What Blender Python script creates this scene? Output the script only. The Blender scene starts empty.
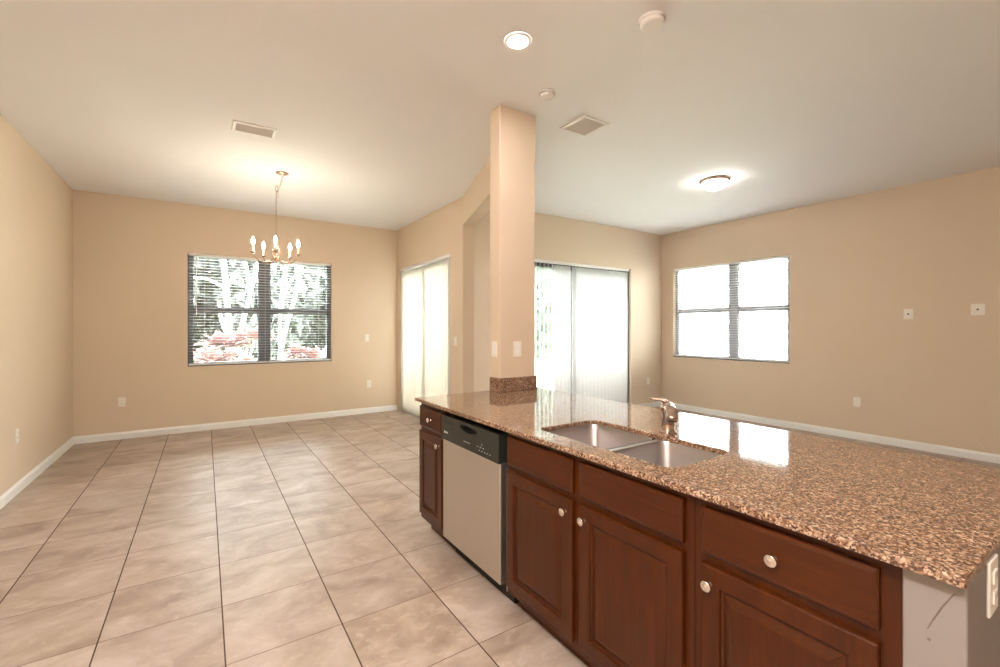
import bpy, bmesh, math, random
from mathutils import Vector, Matrix
random.seed(7)
SC = bpy.context.scene
COL = SC.collection
PI = math.pi
R = math.radians

# ------------------------------------------------------------------ camera
YAW = 0.586
EYE = 1.387
cd = bpy.data.cameras.new('camera')
cam = bpy.data.objects.new('camera', cd)
COL.objects.link(cam)
cd.sensor_width = 36.0
cd.lens = 444.55 / 1000 * 36.0
cd.shift_y = -0.00515
cd.clip_start = 0.05
cd.clip_end = 200
cam.location = (0, 0, EYE)
cam.rotation_euler = (R(90), 0, -YAW)
SC.camera = cam

# ------------------------------------------------------------------ exposure
SC.view_settings.view_transform = 'Standard'
SC.view_settings.look = 'None'
SC.view_settings.gamma = 1
SC.view_settings.use_curve_mapping = False
SC.view_settings.exposure = 2.96

# ------------------------------------------------------------------ world: bright overcast daylight
SKY = 5.2
wd = bpy.data.worlds.new('sky')
SC.world = wd
wd.use_nodes = True
bg = wd.node_tree.nodes['Background']
bg.inputs['Color'].default_value = (0.95, 0.97, 1.0, 1)
bg.inputs['Strength'].default_value = SKY

def portal(name, loc, sx, sy, direction):
    l = bpy.data.lights.new(name, 'AREA')
    l.shape = 'RECTANGLE'
    l.size, l.size_y = sx, sy
    l.cycles.is_portal = True
    o = bpy.data.objects.new(name, l)
    COL.objects.link(o)
    o.location = loc
    o.rotation_euler = Vector(direction).to_track_quat('-Z', 'Z').to_euler()
    return o

CEIL = 3.05
LX, RX = -1.318, 6.789          # left and right walls
BY, PY = 7.26, 5.02             # back of the dining room, back of the living room
PX = 2.717                      # dining wall with the sliding door
NY = -2.9                       # wall behind the camera
WT = 0.14

# glazing daylight portals (one for each opening)
portal('daylight_back_window', (0.7325, BY + 0.2, 1.64), 1.9, 1.55, (0, -1, 0))
portal('daylight_right_window', (RX + 0.2, 3.857, 1.655), 1.9, 1.55, (-1, 0, 0))
portal('daylight_living_slider', (4.76, PY + 0.2, 1.2), 2.5, 2.4, (0, -1, 0))
portal('daylight_dining_slider', (PX + 0.2, 6.2, 1.2), 1.9, 2.4, (-1, 0, 0))

LAMP = 1.3        # overall strength of the room lamps

# ------------------------------------------------------------------ material helpers
def s2l(c):
    c = c / 255.0
    return c / 12.92 if c <= 0.04045 else ((c + 0.055) / 1.055) ** 2.4

def srgb(r, g, b):
    return (s2l(r), s2l(g), s2l(b), 1)

class NT:
    def __init__(self, name):
        self.m = bpy.data.materials.new(name)
        self.m.use_nodes = True
        self.t = self.m.node_tree
        self.t.nodes.clear()
        self.out = self.n('ShaderNodeOutputMaterial')
    def n(self, kind, **kw):
        x = self.t.nodes.new(kind)
        for k, v in kw.items():
            if k == 'inp':
                for a, b in v.items():
                    x.inputs[a].default_value = b
            else:
                setattr(x, k, v)
        return x
    def l(self, a, b):
        self.t.links.new(a, b)
    def coord(self, scale=(1, 1, 1)):
        tc = self.n('ShaderNodeTexCoord')
        mp = self.n('ShaderNodeMapping')
        mp.inputs['Scale'].default_value = scale
        self.l(tc.outputs['Object'], mp.inputs['Vector'])
        return mp.outputs['Vector']
    def noise(self, vec, scale, detail=4, rough=0.5, dist=0.0):
        x = self.n('ShaderNodeTexNoise', inp={'Scale': scale, 'Detail': detail, 'Roughness': rough, 'Distortion': dist})
        if vec is not None:
            self.l(vec, x.inputs['Vector'])
        return x.outputs['Fac']
    def ramp(self, fac, stops, interp='LINEAR'):
        r = self.n('ShaderNodeValToRGB')
        cr = r.color_ramp
        cr.interpolation = interp
        while len(cr.elements) < len(stops):
            cr.elements.new(0.5)
        for e, (p, c) in zip(cr.elements, stops):
            e.position = p
            e.color = c
        self.l(fac, r.inputs['Fac'])
        return r.outputs['Color']
    def math(self, op, a, b=None, c=None):
        x = self.n('ShaderNodeMath', operation=op)
        for i, v in enumerate((a, b, c)):
            if v is None:
                continue
            if isinstance(v, (int, float)):
                x.inputs[i].default_value = v
            else:
                self.l(v, x.inputs[i])
        return x.outputs[0]
    def mix(self, fac, a, b, blend='MIX'):
        x = self.n('ShaderNodeMix', data_type='RGBA', blend_type=blend)
        for k, v in ((0, fac), (6, a), (7, b)):
            if isinstance(v, (int, float, tuple)):
                x.inputs[k].default_value = v
            else:
                self.l(v, x.inputs[k])
        return x.outputs[2]
    def bsdf(self, color, rough=0.5, metal=0.0, spec=0.5, bump=None, bump_str=0.1, bump_dist=0.002, **inp):
        b = self.n('ShaderNodeBsdfPrincipled')
        if isinstance(color, tuple):
            b.inputs['Base Color'].default_value = color
        else:
            self.l(color, b.inputs['Base Color'])
        if isinstance(rough, (int, float)):
            b.inputs['Roughness'].default_value = rough
        else:
            self.l(rough, b.inputs['Roughness'])
        b.inputs['Metallic'].default_value = metal
        b.inputs['Specular IOR Level'].default_value = spec
        for k, v in inp.items():
            b.inputs[k.replace('_', ' ')].default_value = v
        if bump is not None:
            bp = self.n('ShaderNodeBump', inp={'Strength': bump_str, 'Distance': bump_dist})
            self.l(bump, bp.inputs['Height'])
            self.l(bp.outputs[0], b.inputs['Normal'])
        self.l(b.outputs[0], self.out.inputs['Surface'])
        return b

def paint(name, col, rough=0.75, var=0.03, spec=0.3):
    t = NT(name)
    v = t.coord()
    big = t.noise(v, 0.9, 3)
    fine = t.noise(v, 220, 2)
    c2 = tuple(x * (1 - var) for x in col[:3]) + (1,)
    t.bsdf(t.mix(big, col, c2), rough, spec=spec, bump=fine, bump_str=0.12, bump_dist=0.0006)
    return t.m

def plain(name, col, rough=0.5, metal=0.0, spec=0.5, scale=60, var=0.06, **kw):
    t = NT(name)
    f = t.noise(t.coord(), scale, 3)
    c2 = tuple(x * (1 - var) for x in col[:3]) + (1,)
    t.bsdf(t.mix(f, col, c2), rough, metal, spec, **kw)
    return t.m

def glow(name, col, strength):
    t = NT(name)
    e = t.n('ShaderNodeEmission', inp={'Color': col, 'Strength': strength})
    t.l(e.outputs[0], t.out.inputs['Surface'])
    return t.m

M = {}
M['wall'] = paint('tan wall paint', srgb(221, 202, 179))
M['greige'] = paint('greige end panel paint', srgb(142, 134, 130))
M['ceiling'] = paint('ceiling paint', srgb(242, 241, 242), 0.85)
M['white'] = plain('white trim paint', srgb(240, 240, 238), 0.4, var=0.02)
M['plastic'] = plain('ivory plastic', srgb(240, 235, 224), 0.35, var=0.02)
M['greyplastic'] = plain('slot grey', srgb(120, 112, 104), 0.5)
M['whitemetal'] = plain('white enamelled metal', srgb(238, 234, 230), 0.4, var=0.02)
M['ventdark'] = plain('vent shadow gap', srgb(150, 140, 132), 0.7)
M['bronzeframe'] = plain('dark anodised window frame', srgb(112, 114, 120), 0.45, spec=0.4)  # dark bronze, paled in the colour for bloom round the panes
M['bloomframe'] = plain('bloom paled window frame', srgb(160, 160, 164), 0.45, spec=0.4)  # frame colour paler still, glare at the right window painted in
M['sillshade'] = plain('painted shadow line under blind', srgb(88, 88, 92), 0.3)  # dark colour standing in for the shadow line below the blinds
M['vinyl'] = plain('white vinyl frame', srgb(225, 225, 225), 0.4, var=0.02)
M['slat'] = plain('white blind slat', srgb(240, 240, 240), 0.5, var=0.02)
M['brass'] = plain('brushed bronze', srgb(178, 146, 126), 0.3, 1.0)
M['nickel'] = plain('brushed nickel faucet', srgb(192, 168, 154), 0.2, 1.0)
M['chrome'] = plain('polished chrome', srgb(238, 232, 226), 0.08, 1.0)
M['candle'] = plain('candle sleeve', srgb(250, 240, 225), 0.4, var=0.02)
M['bulb'] = glow('lit bulb', (1.0, 0.86, 0.66, 1), 30)
M['canlens'] = glow('lit downlight lens', (1.0, 0.93, 0.85, 1), 42 * LAMP)
M['domeglass'] = glow('lit frosted dome', (1.0, 0.96, 0.9, 1), 4.5 * LAMP)
M['filldome'] = glow('added fill dome', (1.0, 0.93, 0.89, 1), 32.0 * LAMP)

def glass_mat():
    t = NT('window glass')
    tr = t.n('ShaderNodeBsdfTransparent', inp={'Color': (0.95, 0.97, 0.96, 1)})
    gl = t.n('ShaderNodeBsdfGlossy', inp={'Color': (1, 1, 1, 1), 'Roughness': 0.01})
    fr = t.n('ShaderNodeFresnel', inp={'IOR': 1.45})
    mx = t.n('ShaderNodeMixShader')
    t.l(fr.outputs[0], mx.inputs[0]); t.l(tr.outputs[0], mx.inputs[1]); t.l(gl.outputs[0], mx.inputs[2])
    t.l(mx.outputs[0], t.out.inputs['Surface'])
    return t.m
M['glass'] = glass_mat()

def vane_mat(name, col, tr_col, mixf):
    t = NT(name)
    f = t.noise(t.coord((40, 40, 300)), 4, 2)
    c2 = tuple(x * 0.96 for x in col[:3]) + (1,)
    d = t.n('ShaderNodeBsdfDiffuse'); t.l(t.mix(f, col, c2), d.inputs['Color'])
    tl = t.n('ShaderNodeBsdfTranslucent', inp={'Color': tr_col})
    mx = t.n('ShaderNodeMixShader', inp={0: mixf})
    t.l(d.outputs[0], mx.inputs[1]); t.l(tl.outputs[0], mx.inputs[2])
    t.l(mx.outputs[0], t.out.inputs['Surface'])
    return t.m
M['vane'] = vane_mat('translucent vinyl vane', (0.85, 0.85, 0.84, 1), (0.78, 0.78, 0.78, 1), 0.42)
M['vanecream'] = vane_mat('cream vinyl vane', (0.80, 0.79, 0.75, 1), (0.78, 0.74, 0.66, 1), 0.44)

def floor_mat():
    t = NT('travertine look floor tile')
    tc = t.n('ShaderNodeTexCoord')
    sep = t.n('ShaderNodeSeparateXYZ')
    t.l(tc.outputs['Object'], sep.inputs[0])
    P_ = 0.466
    fx = t.math('DIVIDE', t.math('SUBTRACT', sep.outputs[0], 0.071), P_)
    fy = t.math('DIVIDE', t.math('SUBTRACT', sep.outputs[1], 2.613), P_)
    def edge(f, w):
        fr = t.math('FRACT', f)
        d = t.math('MINIMUM', fr, t.math('SUBTRACT', 1.0, fr))
        return t.math('LESS_THAN', d, w / P_)
    gx = edge(fx, 0.0030)
    gy = edge(fy, 0.0020)
    ix, iy = t.math('FLOOR', fx), t.math('FLOOR', fy)
    cv = t.n('ShaderNodeCombineXYZ'); t.l(ix, cv.inputs[0]); t.l(iy, cv.inputs[1])
    wn = t.n('ShaderNodeTexWhiteNoise', noise_dimensions='3D'); t.l(cv.outputs[0], wn.inputs['Vector'])
    add = t.n('ShaderNodeVectorMath', operation='MULTIPLY_ADD')
    t.l(wn.outputs['Color'], add.inputs[0]); add.inputs[1].default_value = (9, 9, 9)
    t.l(tc.outputs['Object'], add.inputs[2])
    mp = t.n('ShaderNodeMapping', inp={'Rotation': (0, 0, 0.5), 'Scale': (1.0, 1.5, 1.0)})
    t.l(add.outputs[0], mp.inputs['Vector'])
    cloud = t.noise(mp.outputs[0], 2.6, 6, 0.55, 0.8)
    fine = t.noise(mp.outputs[0], 13, 7, 0.68, 0.6)
    base = t.ramp(cloud, [(0.27, srgb(146, 126, 110)), (0.46, srgb(172, 154, 138)), (0.60, srgb(186, 171, 158)), (0.78, srgb(206, 194, 184))])
    veins = t.ramp(fine, [(0.52, (0, 0, 0, 1)), (0.68, (1, 1, 1, 1))])
    c = t.mix(t.math('MULTIPLY', veins, 0.38), base, srgb(212, 196, 184))
    dk = t.ramp(fine, [(0.26, (1, 1, 1, 1)), (0.42, (0, 0, 0, 1))])
    c = t.mix(t.math('MULTIPLY', dk, 0.26), c, srgb(124, 98, 82))
    tone = t.math('MULTIPLY_ADD', wn.outputs['Value'], 0.14, 0.90)
    tn = t.n('ShaderNodeCombineColor'); [t.l(tone, tn.inputs[i]) for i in range(3)]
    c = t.mix(1.0, c, tn.outputs[0], 'MULTIPLY')
    c = t.mix(t.math('MULTIPLY', gy, 0.95), c, srgb(104, 78, 64))
    c = t.mix(gx, c, srgb(78, 56, 46))
    g = t.math('MAXIMUM', gx, gy)
    rough = t.math('MULTIPLY_ADD', g, 0.5, t.math('MULTIPLY_ADD', fine, 0.12, 0.36))
    h = t.math('SUBTRACT', t.math('MULTIPLY', fine, 0.10), g)
    t.bsdf(c, rough, spec=0.5, bump=h, bump_str=0.35, bump_dist=0.0015)
    return t.m
M['floor'] = floor_mat()

def granite_mat():
    t = NT('speckled brown granite')
    v = t.coord()
    warp = t.n('ShaderNodeTexNoise', inp={'Scale': 60, 'Detail': 3})
    t.l(v, warp.inputs['Vector'])
    mixv = t.n('ShaderNodeVectorMath', operation='MULTIPLY_ADD')
    t.l(warp.outputs['Color'], mixv.inputs[0]); mixv.inputs[1].default_value = (0.012, 0.012, 0.012); t.l(v, mixv.inputs[2])
    vv = mixv.outputs[0]
    def cells(scale):
        x = t.n('ShaderNodeTexVoronoi', inp={'Scale': scale}); t.l(vv, x.inputs['Vector'])
        s = t.n('ShaderNodeSeparateColor'); t.l(x.outputs['Color'], s.inputs[0])
        return s.outputs
    a = cells(210)
    b = cells(150)
    base = t.ramp(a[0], [(0.0, srgb(104, 74, 54)), (0.3, srgb(130, 97, 73)), (0.6, srgb(153, 120, 94)), (0.85, srgb(184, 155, 130))], 'LINEAR')
    light = t.math('GREATER_THAN', b[1], 0.86)
    c = t.mix(t.math('MULTIPLY', light, 0.55), base, srgb(212, 187, 162))
    clump = t.noise(v, 16, 2)
    thr = t.math('MULTIPLY_ADD', clump, -0.42, 0.95)
    dark = t.math('GREATER_THAN', a[1], thr)
    c = t.mix(t.math('MULTIPLY', dark, 0.92), c, srgb(66, 44, 36))
    mid = t.math('GREATER_THAN', b[2], 0.78)
    c = t.mix(t.math('MULTIPLY', mid, 0.55), c, srgb(112, 74, 56))
    t.bsdf(c, 0.05, spec=0.8)
    return t.m
M['granite'] = granite_mat()

def wood_mat(name, axis):
    t = NT(name)
    sc = {'z': (14, 14, 1.1), 'y': (14, 1.1, 14)}[axis]
    v = t.coord(sc)
    g = t.noise(v, 3.0, 6, 0.6, 0.9)
    broad = t.noise(t.coord((2.2, 2.2, 1.2)), 1.6, 3)
    c = t.ramp(g, [(0.25, srgb(58, 23, 2)), (0.5, srgb(72, 30, 3)), (0.75, srgb(88, 39, 5))])
    c = t.mix(t.math('MULTIPLY', broad, 0.5), c, srgb(52, 22, 2))
    t.bsdf(c, 0.28, spec=0.28, bump=g, bump_str=0.06, bump_dist=0.0005, Coat_Weight=0.15, Coat_Roughness=0.22)
    return t.m
M['wood'] = wood_mat('cherry stained maple', 'z')
M['woodh'] = wood_mat('cherry stained maple level grain', 'y')
M['wooddark'] = plain('dark cabinet recess', srgb(48, 22, 12), 0.5)

def steel_mat(name, col, stretch, rough):
    t = NT(name)
    g = t.noise(t.coord(stretch), 30, 3)
    c2 = tuple(x * 0.92 for x in col[:3]) + (1,)
    t.bsdf(t.mix(g, col, c2), t.math('MULTIPLY_ADD', g, 0.12, rough), 1.0, bump=g, bump_str=0.03, bump_dist=0.0002)
    return t.m
M['steel'] = steel_mat('brushed stainless door', srgb(214, 208, 200), (1, 1, 40), 0.36)
M['sinksteel'] = steel_mat('brushed stainless sink', srgb(184, 180, 180), (30, 1, 1), 0.28)
M['black'] = plain('glossy black panel', srgb(40, 42, 38), 0.22, var=0.02)
M['blackmatte'] = plain('black rubber', srgb(14, 13, 12), 0.6)
M['print'] = plain('pale printed marks', srgb(200, 200, 196), 0.5)
M['greyline'] = plain('grey line', srgb(122, 108, 100), 0.8)
M['pencil'] = plain('pale plaster scratch', srgb(228, 208, 176), 0.8)

# outdoors
def leafy(name, a, b):
    t = NT(name)
    f = t.noise(t.coord(), 5, 3)
    t.bsdf(t.mix(f, a, b), 0.55, spec=0.3)
    return t.m
M['bark'] = leafy('pale bark', (0.78, 0.76, 0.72, 1), (0.62, 0.60, 0.56, 1))
M['leaf_grey'] = leafy('grey green leaves', (0.078, 0.084, 0.08, 1), (0.062, 0.067, 0.065, 1))
M['leaf_green'] = leafy('green leaves', (0.10, 0.125, 0.09, 1), (0.06, 0.08, 0.06, 1))
M['leaf_pink'] = leafy('pink leaves', (0.33, 0.19, 0.19, 1), (0.22, 0.14, 0.13, 1))
M['leaf_rust'] = leafy('rust coloured leaves', (0.31, 0.22, 0.17, 1), (0.21, 0.15, 0.14, 1))
M['leaf_lime'] = leafy('pale green strap leaves', (0.22, 0.25, 0.21, 1), (0.15, 0.18, 0.15, 1))
M['grass'] = leafy('sunlit pale lawn', (0.42, 0.46, 0.33, 1), (0.32, 0.38, 0.25, 1))
M['patio'] = leafy('pale concrete', (0.62, 0.60, 0.57, 1), (0.54, 0.52, 0.50, 1))
M['render'] = leafy('white rendered house wall', (0.80, 0.80, 0.80, 1), (0.74, 0.74, 0.74, 1))
M['rooftile'] = leafy('pale roof tiles', (0.55, 0.50, 0.46, 1), (0.45, 0.41, 0.38, 1))

# ------------------------------------------------------------------ geometry helpers
class MB:
    def __init__(self):
        self.b = bmesh.new()
    def box(self, x0, x1, y0, y1, z0, z1, bev=0.0, seg=2, mat=None):
        vs = [self.b.verts.new((x, y, z)) for x in (x0, x1) for y in (y0, y1) for z in (z0, z1)]
        idx = [(0, 1, 3, 2), (4, 6, 7, 5), (0, 4, 5, 1), (2, 3, 7, 6), (0, 2, 6, 4), (1, 5, 7, 3)]
        fs = [self.b.faces.new([vs[i] for i in f]) for f in idx]
        if bev:
            es = list({e for f in fs for e in f.edges})
            r = bmesh.ops.bevel(self.b, geom=es, offset=bev, segments=seg, affect='EDGES', profile=0.5)
            vs = list({v for f in r['faces'] for v in f.verts} | {v for v in vs if v.is_valid})
        if mat is not None:
            bmesh.ops.transform(self.b, matrix=mat, verts=vs)
        return self
    def lathe(self, prof, origin=(0, 0, 0), axis=(0, 0, 1), seg=24):
        q = Vector((0, 0, 1)).rotation_difference(Vector(axis)).to_matrix()
        o = Vector(origin)
        rings = []
        for r, h in prof:
            if r <= 1e-6:
                rings.append([self.b.verts.new(o + q @ Vector((0, 0, h)))])
            else:
                rings.append([self.b.verts.new(o + q @ Vector((r * math.cos(2 * PI * k / seg), r * math.sin(2 * PI * k / seg), h))) for k in range(seg)])
        for a, b in zip(rings, rings[1:]):
            for k in range(seg):
                k2 = (k + 1) % seg
                if len(a) == 1 and len(b) == 1:
                    continue
                if len(a) == 1:
                    self.b.faces.new((a[0], b[k], b[k2]))
                elif len(b) == 1:
                    self.b.faces.new((a[k], a[k2], b[0]))
                else:
                    self.b.faces.new((a[k], a[k2], b[k2], b[k]))
        return self
    def tube(self, pts, radii, seg=10, cap=True):
        pts = [Vector(p) for p in pts]
        if isinstance(radii, (int, float)):
            radii = [radii] * len(pts)
        rings = []
        up = Vector((0, 0, 1))
        n = None
        for i, p in enumerate(pts):
            t = (pts[min(i + 1, len(pts) - 1)] - pts[max(i - 1, 0)]).normalized()
            if n is None:
                n = t.cross(up)
                if n.length < 1e-3:
                    n = t.cross(Vector((1, 0, 0)))
                n.normalize()
            else:
                n = (n - t * n.dot(t)).normalized()
            m = t.cross(n)
            rings.append([self.b.verts.new(p + (n * math.cos(2 * PI * k / seg) + m * math.sin(2 * PI * k / seg)) * radii[i]) for k in range(seg)])
        for a, b in zip(rings, rings[1:]):
            for k in range(seg):
                k2 = (k + 1) % seg
                self.b.faces.new((a[k], a[k2], b[k2], b[k]))
        if cap:
            self.b.faces.new(rings[0][::-1])
            self.b.faces.new(rings[-1])
        return self
    def prism(self, poly, axis, a, b):
        """polygon of 2-d points extruded along axis ('x','y','z') from a to b"""
        def P(u, v, w):
            return {'x': (w, u, v), 'y': (u, w, v), 'z': (u, v, w)}[axis]
        A = [self.b.verts.new(P(u, v, a)) for u, v in poly]
        B = [self.b.verts.new(P(u, v, b)) for u, v in poly]
        n = len(poly)
        self.b.faces.new(A[::-1]); self.b.faces.new(B)
        for i in range(n):
            j = (i + 1) % n
            self.b.faces.new((A[i], A[j], B[j], B[i]))
        return self
    def quad(self, *ps):
        self.b.faces.new([self.b.verts.new(p) for p in ps])
        return self
    def build(self, name, m, parent=None, smooth=False, loc=(0, 0, 0), rot=(0, 0, 0), auto=None):
        bmesh.ops.recalc_face_normals(self.b, faces=self.b.faces)
        if auto is not None:
            smooth = True
            for e in self.b.edges:
                if len(e.link_faces) == 2 and e.calc_face_angle(0) > R(auto):
                    e.smooth = False
        for f in self.b.faces:
            f.smooth = smooth
        me = bpy.data.meshes.new(name)
        self.b.to_mesh(me)
        self.b.free()
        me.materials.append(m)
        o = bpy.data.objects.new(name, me)
        COL.objects.link(o)
        o.location = loc
        o.rotation_euler = rot
        if parent is not None:
            o.parent = parent
        return o

def tag(o, label=None, cat=None, group=None, kind=None):
    if label: o['label'] = label
    if cat: o['category'] = cat
    if group: o['group'] = group
    if kind: o['kind'] = kind
    return o

def empty(name, loc=(0, 0, 0), rot=(0, 0, 0)):
    o = bpy.data.objects.new(name, None)
    COL.objects.link(o)
    o.location = loc
    o.rotation_euler = rot
    o.empty_display_size = 0.1
    return o

def struct(o):
    o['kind'] = 'structure'
    return o

def copy_tree(o, parent=None):
    c = o.copy()
    COL.objects.link(c)
    c.parent = parent
    for ch in [x for x in CH(o)]:
        copy_tree(ch, c)
    return c
def CH(o):
    return [x for x in bpy.data.objects if x.parent == o]

# ------------------------------------------------------------------ room shell
struct(MB().box(LX - WT, RX + WT, NY - WT, BY + WT, -0.12, 0.0).build('floor', M['floor']))
def ceiling_mesh():
    m = MB()
    m.box(LX - WT, RX + WT, NY - WT, PY + WT, CEIL, CEIL + 0.12)
    m.box(LX - WT, PX + WT, PY + WT, BY + WT, CEIL, CEIL + 0.12)
    return m
struct(ceiling_mesh().build('ceiling', M['ceiling']))

struct(MB().box(LX - WT, LX, NY - WT, BY + WT, 0, CEIL).build('wall_left', M['wall']))
struct(MB().box(LX, RX, NY - WT, NY, 0, CEIL).build('wall_front', M['wall']))

def holed_wall(axis, at, out, a0, a1, h0, h1, z0, z1):
    """wall plane at axis=at, thickness toward out, spanning a0..a1 with one opening h0..h1 x z0..z1"""
    m = MB()
    lo, hi = sorted((at, at + out))
    def bx(u0, u1, w0, w1):
        if u1 - u0 < 1e-4 or w1 - w0 < 1e-4:
            return
        if axis == 'y':
            m.box(u0, u1, lo, hi, w0, w1)
        else:
            m.box(lo, hi, u0, u1, w0, w1)
    bx(a0, h0, 0, CEIL); bx(h1, a1, 0, CEIL)
    bx(h0, h1, 0, z0); bx(h0, h1, z1, CEIL)
    return m
WB = (-0.194, 1.659, 0.875, 2.40)       # dining window x0,x1,z0,z1
WR = (2.931, 4.782, 0.895, 2.418)       # living window y0,y1,z0,z1
DL = (3.44, 5.985, 0.0, 2.385)          # living slider x
DD = (5.296, 7.11, 0.0, 2.385)          # dining slider y
struct(holed_wall('y', BY, WT, LX, PX + WT, *WB).build('wall_back', M['wall']))
struct(holed_wall('x', RX, WT, NY, PY + WT, *WR).build('wall_right', M['wall']))
struct(holed_wall('y', PY, WT, PX + WT + 0.0, RX, *DL).build('wall_living', M['wall']))
struct(holed_wall('x', PX, WT, PY, BY, *DD).build('wall_patio', M['wall']))

# angled header between the corner and the column
d = Vector((-0.32, -1.0, 0)).normalized()
nrm = Vector((d.y * -1, d.x, 0))         # towards the living room
if nrm.x < 0: nrm = -nrm
A = Vector((PX, 4.94, 0)); L_ = (4.94 - 2.80) / -d.y
B = A + d * L_
m = MB()
poly = [(A.x, A.y), (B.x, B.y), (B.x + nrm.x * 0.14, B.y + nrm.y * 0.14), (A.x + nrm.x * 0.14, A.y + nrm.y * 0.14)]
m.prism(poly, 'z', 2.693, CEIL)
struct(m.build('wall_header', M['wall']))
# short return that carries the header at the patio corner
m = MB()
m.prism([(PX, 4.94), (PX + nrm.x * 0.14, 4.94 + nrm.y * 0.14), (PX + WT, PY), (PX, PY)], 'z', 0, CEIL)
struct(m.build('wall_return', M['wall']))
# column on the peninsula
CX0, CX1, CY0, CY1 = 1.822, 2.15, 2.745, 2.885
col_ = struct(MB().box(CX0, CX1, CY0, CY1, 0, CEIL, 0.006, 2).build('wall_column', M['wall']))

# peninsula carcass walls (painted)
PF = 1.235     # face frame plane
m = MB()
m.box(1.845, 1.96, 0.215, 2.85, 0, 0.894)
m.box(1.222, 1.845, 0.215, 0.312, 0, 0.894, 0.006, 3)
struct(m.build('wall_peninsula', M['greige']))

# baseboards: profile with a small top bevel
def baseboard(name, p0, p1, inward):
    p0, p1 = Vector(p0), Vector(p1)
    t = (p1 - p0).normalized()
    n = Vector(inward)
    m = MB()
    prof = [(0.0, 0.0), (0.014, 0.0), (0.014, 0.066), (0.009, 0.078), (0.005, 0.088), (0.0, 0.090)]
    ra = [m.b.verts.new(Vector((p0.x + n.x * u, p0.y + n.y * u, v))) for u, v in prof]
    rb = [m.b.verts.new(Vector((p1.x + n.x * u, p1.y + n.y * u, v))) for u, v in prof]
    k = len(prof)
    for i in range(k):
        j = (i + 1) % k
        m.b.faces.new((ra[i], ra[j], rb[j], rb[i]))
    m.b.faces.new(ra); m.b.faces.new(rb[::-1])
    return struct(m.build(name, M['white']))
baseboard('baseboard_left', (LX, NY), (LX, BY), (1, 0))
baseboard('baseboard_back', (LX, BY), (PX, BY), (0, -1))
baseboard('baseboard_right', (RX, NY), (RX, PY), (-1, 0))
baseboard('baseboard_living', (DL[1] + 0.02, PY), (RX, PY), (0, -1))
baseboard('baseboard_living_left', (PX + WT, PY), (DL[0] - 0.02, PY), (0, -1))
baseboard('baseboard_patio', (PX, 4.96), (PX, DD[0] - 0.02), (-1, 0))
baseboard('baseboard_peninsula', (1.96, 0.215), (1.96, 2.85), (1, 0))

# ------------------------------------------------------------------ windows
def bars(m, axis, at, t, rects):
    for u0, u1, w0, w1 in rects:
        if axis == 'y':
            m.box(u0, u1, at - t / 2, at + t / 2, w0, w1, 0.003, 1)
        else:
            m.box(at - t / 2, at + t / 2, u0, u1, w0, w1, 0.003, 1)

def window(name, axis, at, u0, u1, z0, z1, rail, frame_mat, um):
    root = struct(empty(name, ((u0 + u1) / 2, at, z0) if axis == 'y' else (at, (u0 + u1) / 2, z0)))
    inv = Matrix.Translation(-Vector(root.location))
    fr = MB()
    f = 0.045
    bars(fr, axis, at, 0.06, [(u0, u0 + f, z0, z1), (u1 - f, u1, z0, z1), (u0, u1, z0, z0 + f), (u0, u1, z1 - f, z1), (um - 0.062, um + 0.062, z0, z1)])
    fo = fr.build('window_frame', frame_mat, root); fo.matrix_parent_inverse = inv
    for a, b in ((u0 + f, um - 0.062), (um + 0.062, u1 - f)):
        s = MB()
        bars(s, axis, at, 0.045, [(a, b, rail - 0.042, rail + 0.042), (a, a + 0.02, z0 + f, z1 - f), (b - 0.02, b, z0 + f, z1 - f)])
        so = s.build('sash', frame_mat, root); so.matrix_parent_inverse = inv
        g = MB()
        if axis == 'y':
            g.box(a, b, at - 0.003, at + 0.003, z0 + f, z1 - f)
        else:
            g.box(at - 0.003, at + 0.003, a, b, z0 + f, z1 - f)
        go = g.build('window_glass', M['glass'], so)
        go.matrix_parent_inverse = Matrix.Identity(4)
        go.matrix_basis = Matrix.Identity(4)
    return root
w1 = window('window_1', 'y', BY + 0.10, *WB, 1.642, M['bronzeframe'], 0.727)
w2 = window('window_2', 'x', RX + 0.10, *WR, 1.68, M['bloomframe'], 3.76)
struct(MB().box(WB[0] - 0.0, WB[1], BY - 0.004, BY + 0.07, WB[2] - 0.0, WB[2] + 0.010, 0.003).build('shade_strip_1', M['sillshade']))  # thin dark strip painted where shade lies under the blind
struct(MB().box(RX - 0.004, RX + 0.07, WR[0], WR[1], WR[2], WR[2] + 0.010, 0.003).build('shade_strip_2', M['sillshade']))

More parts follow.
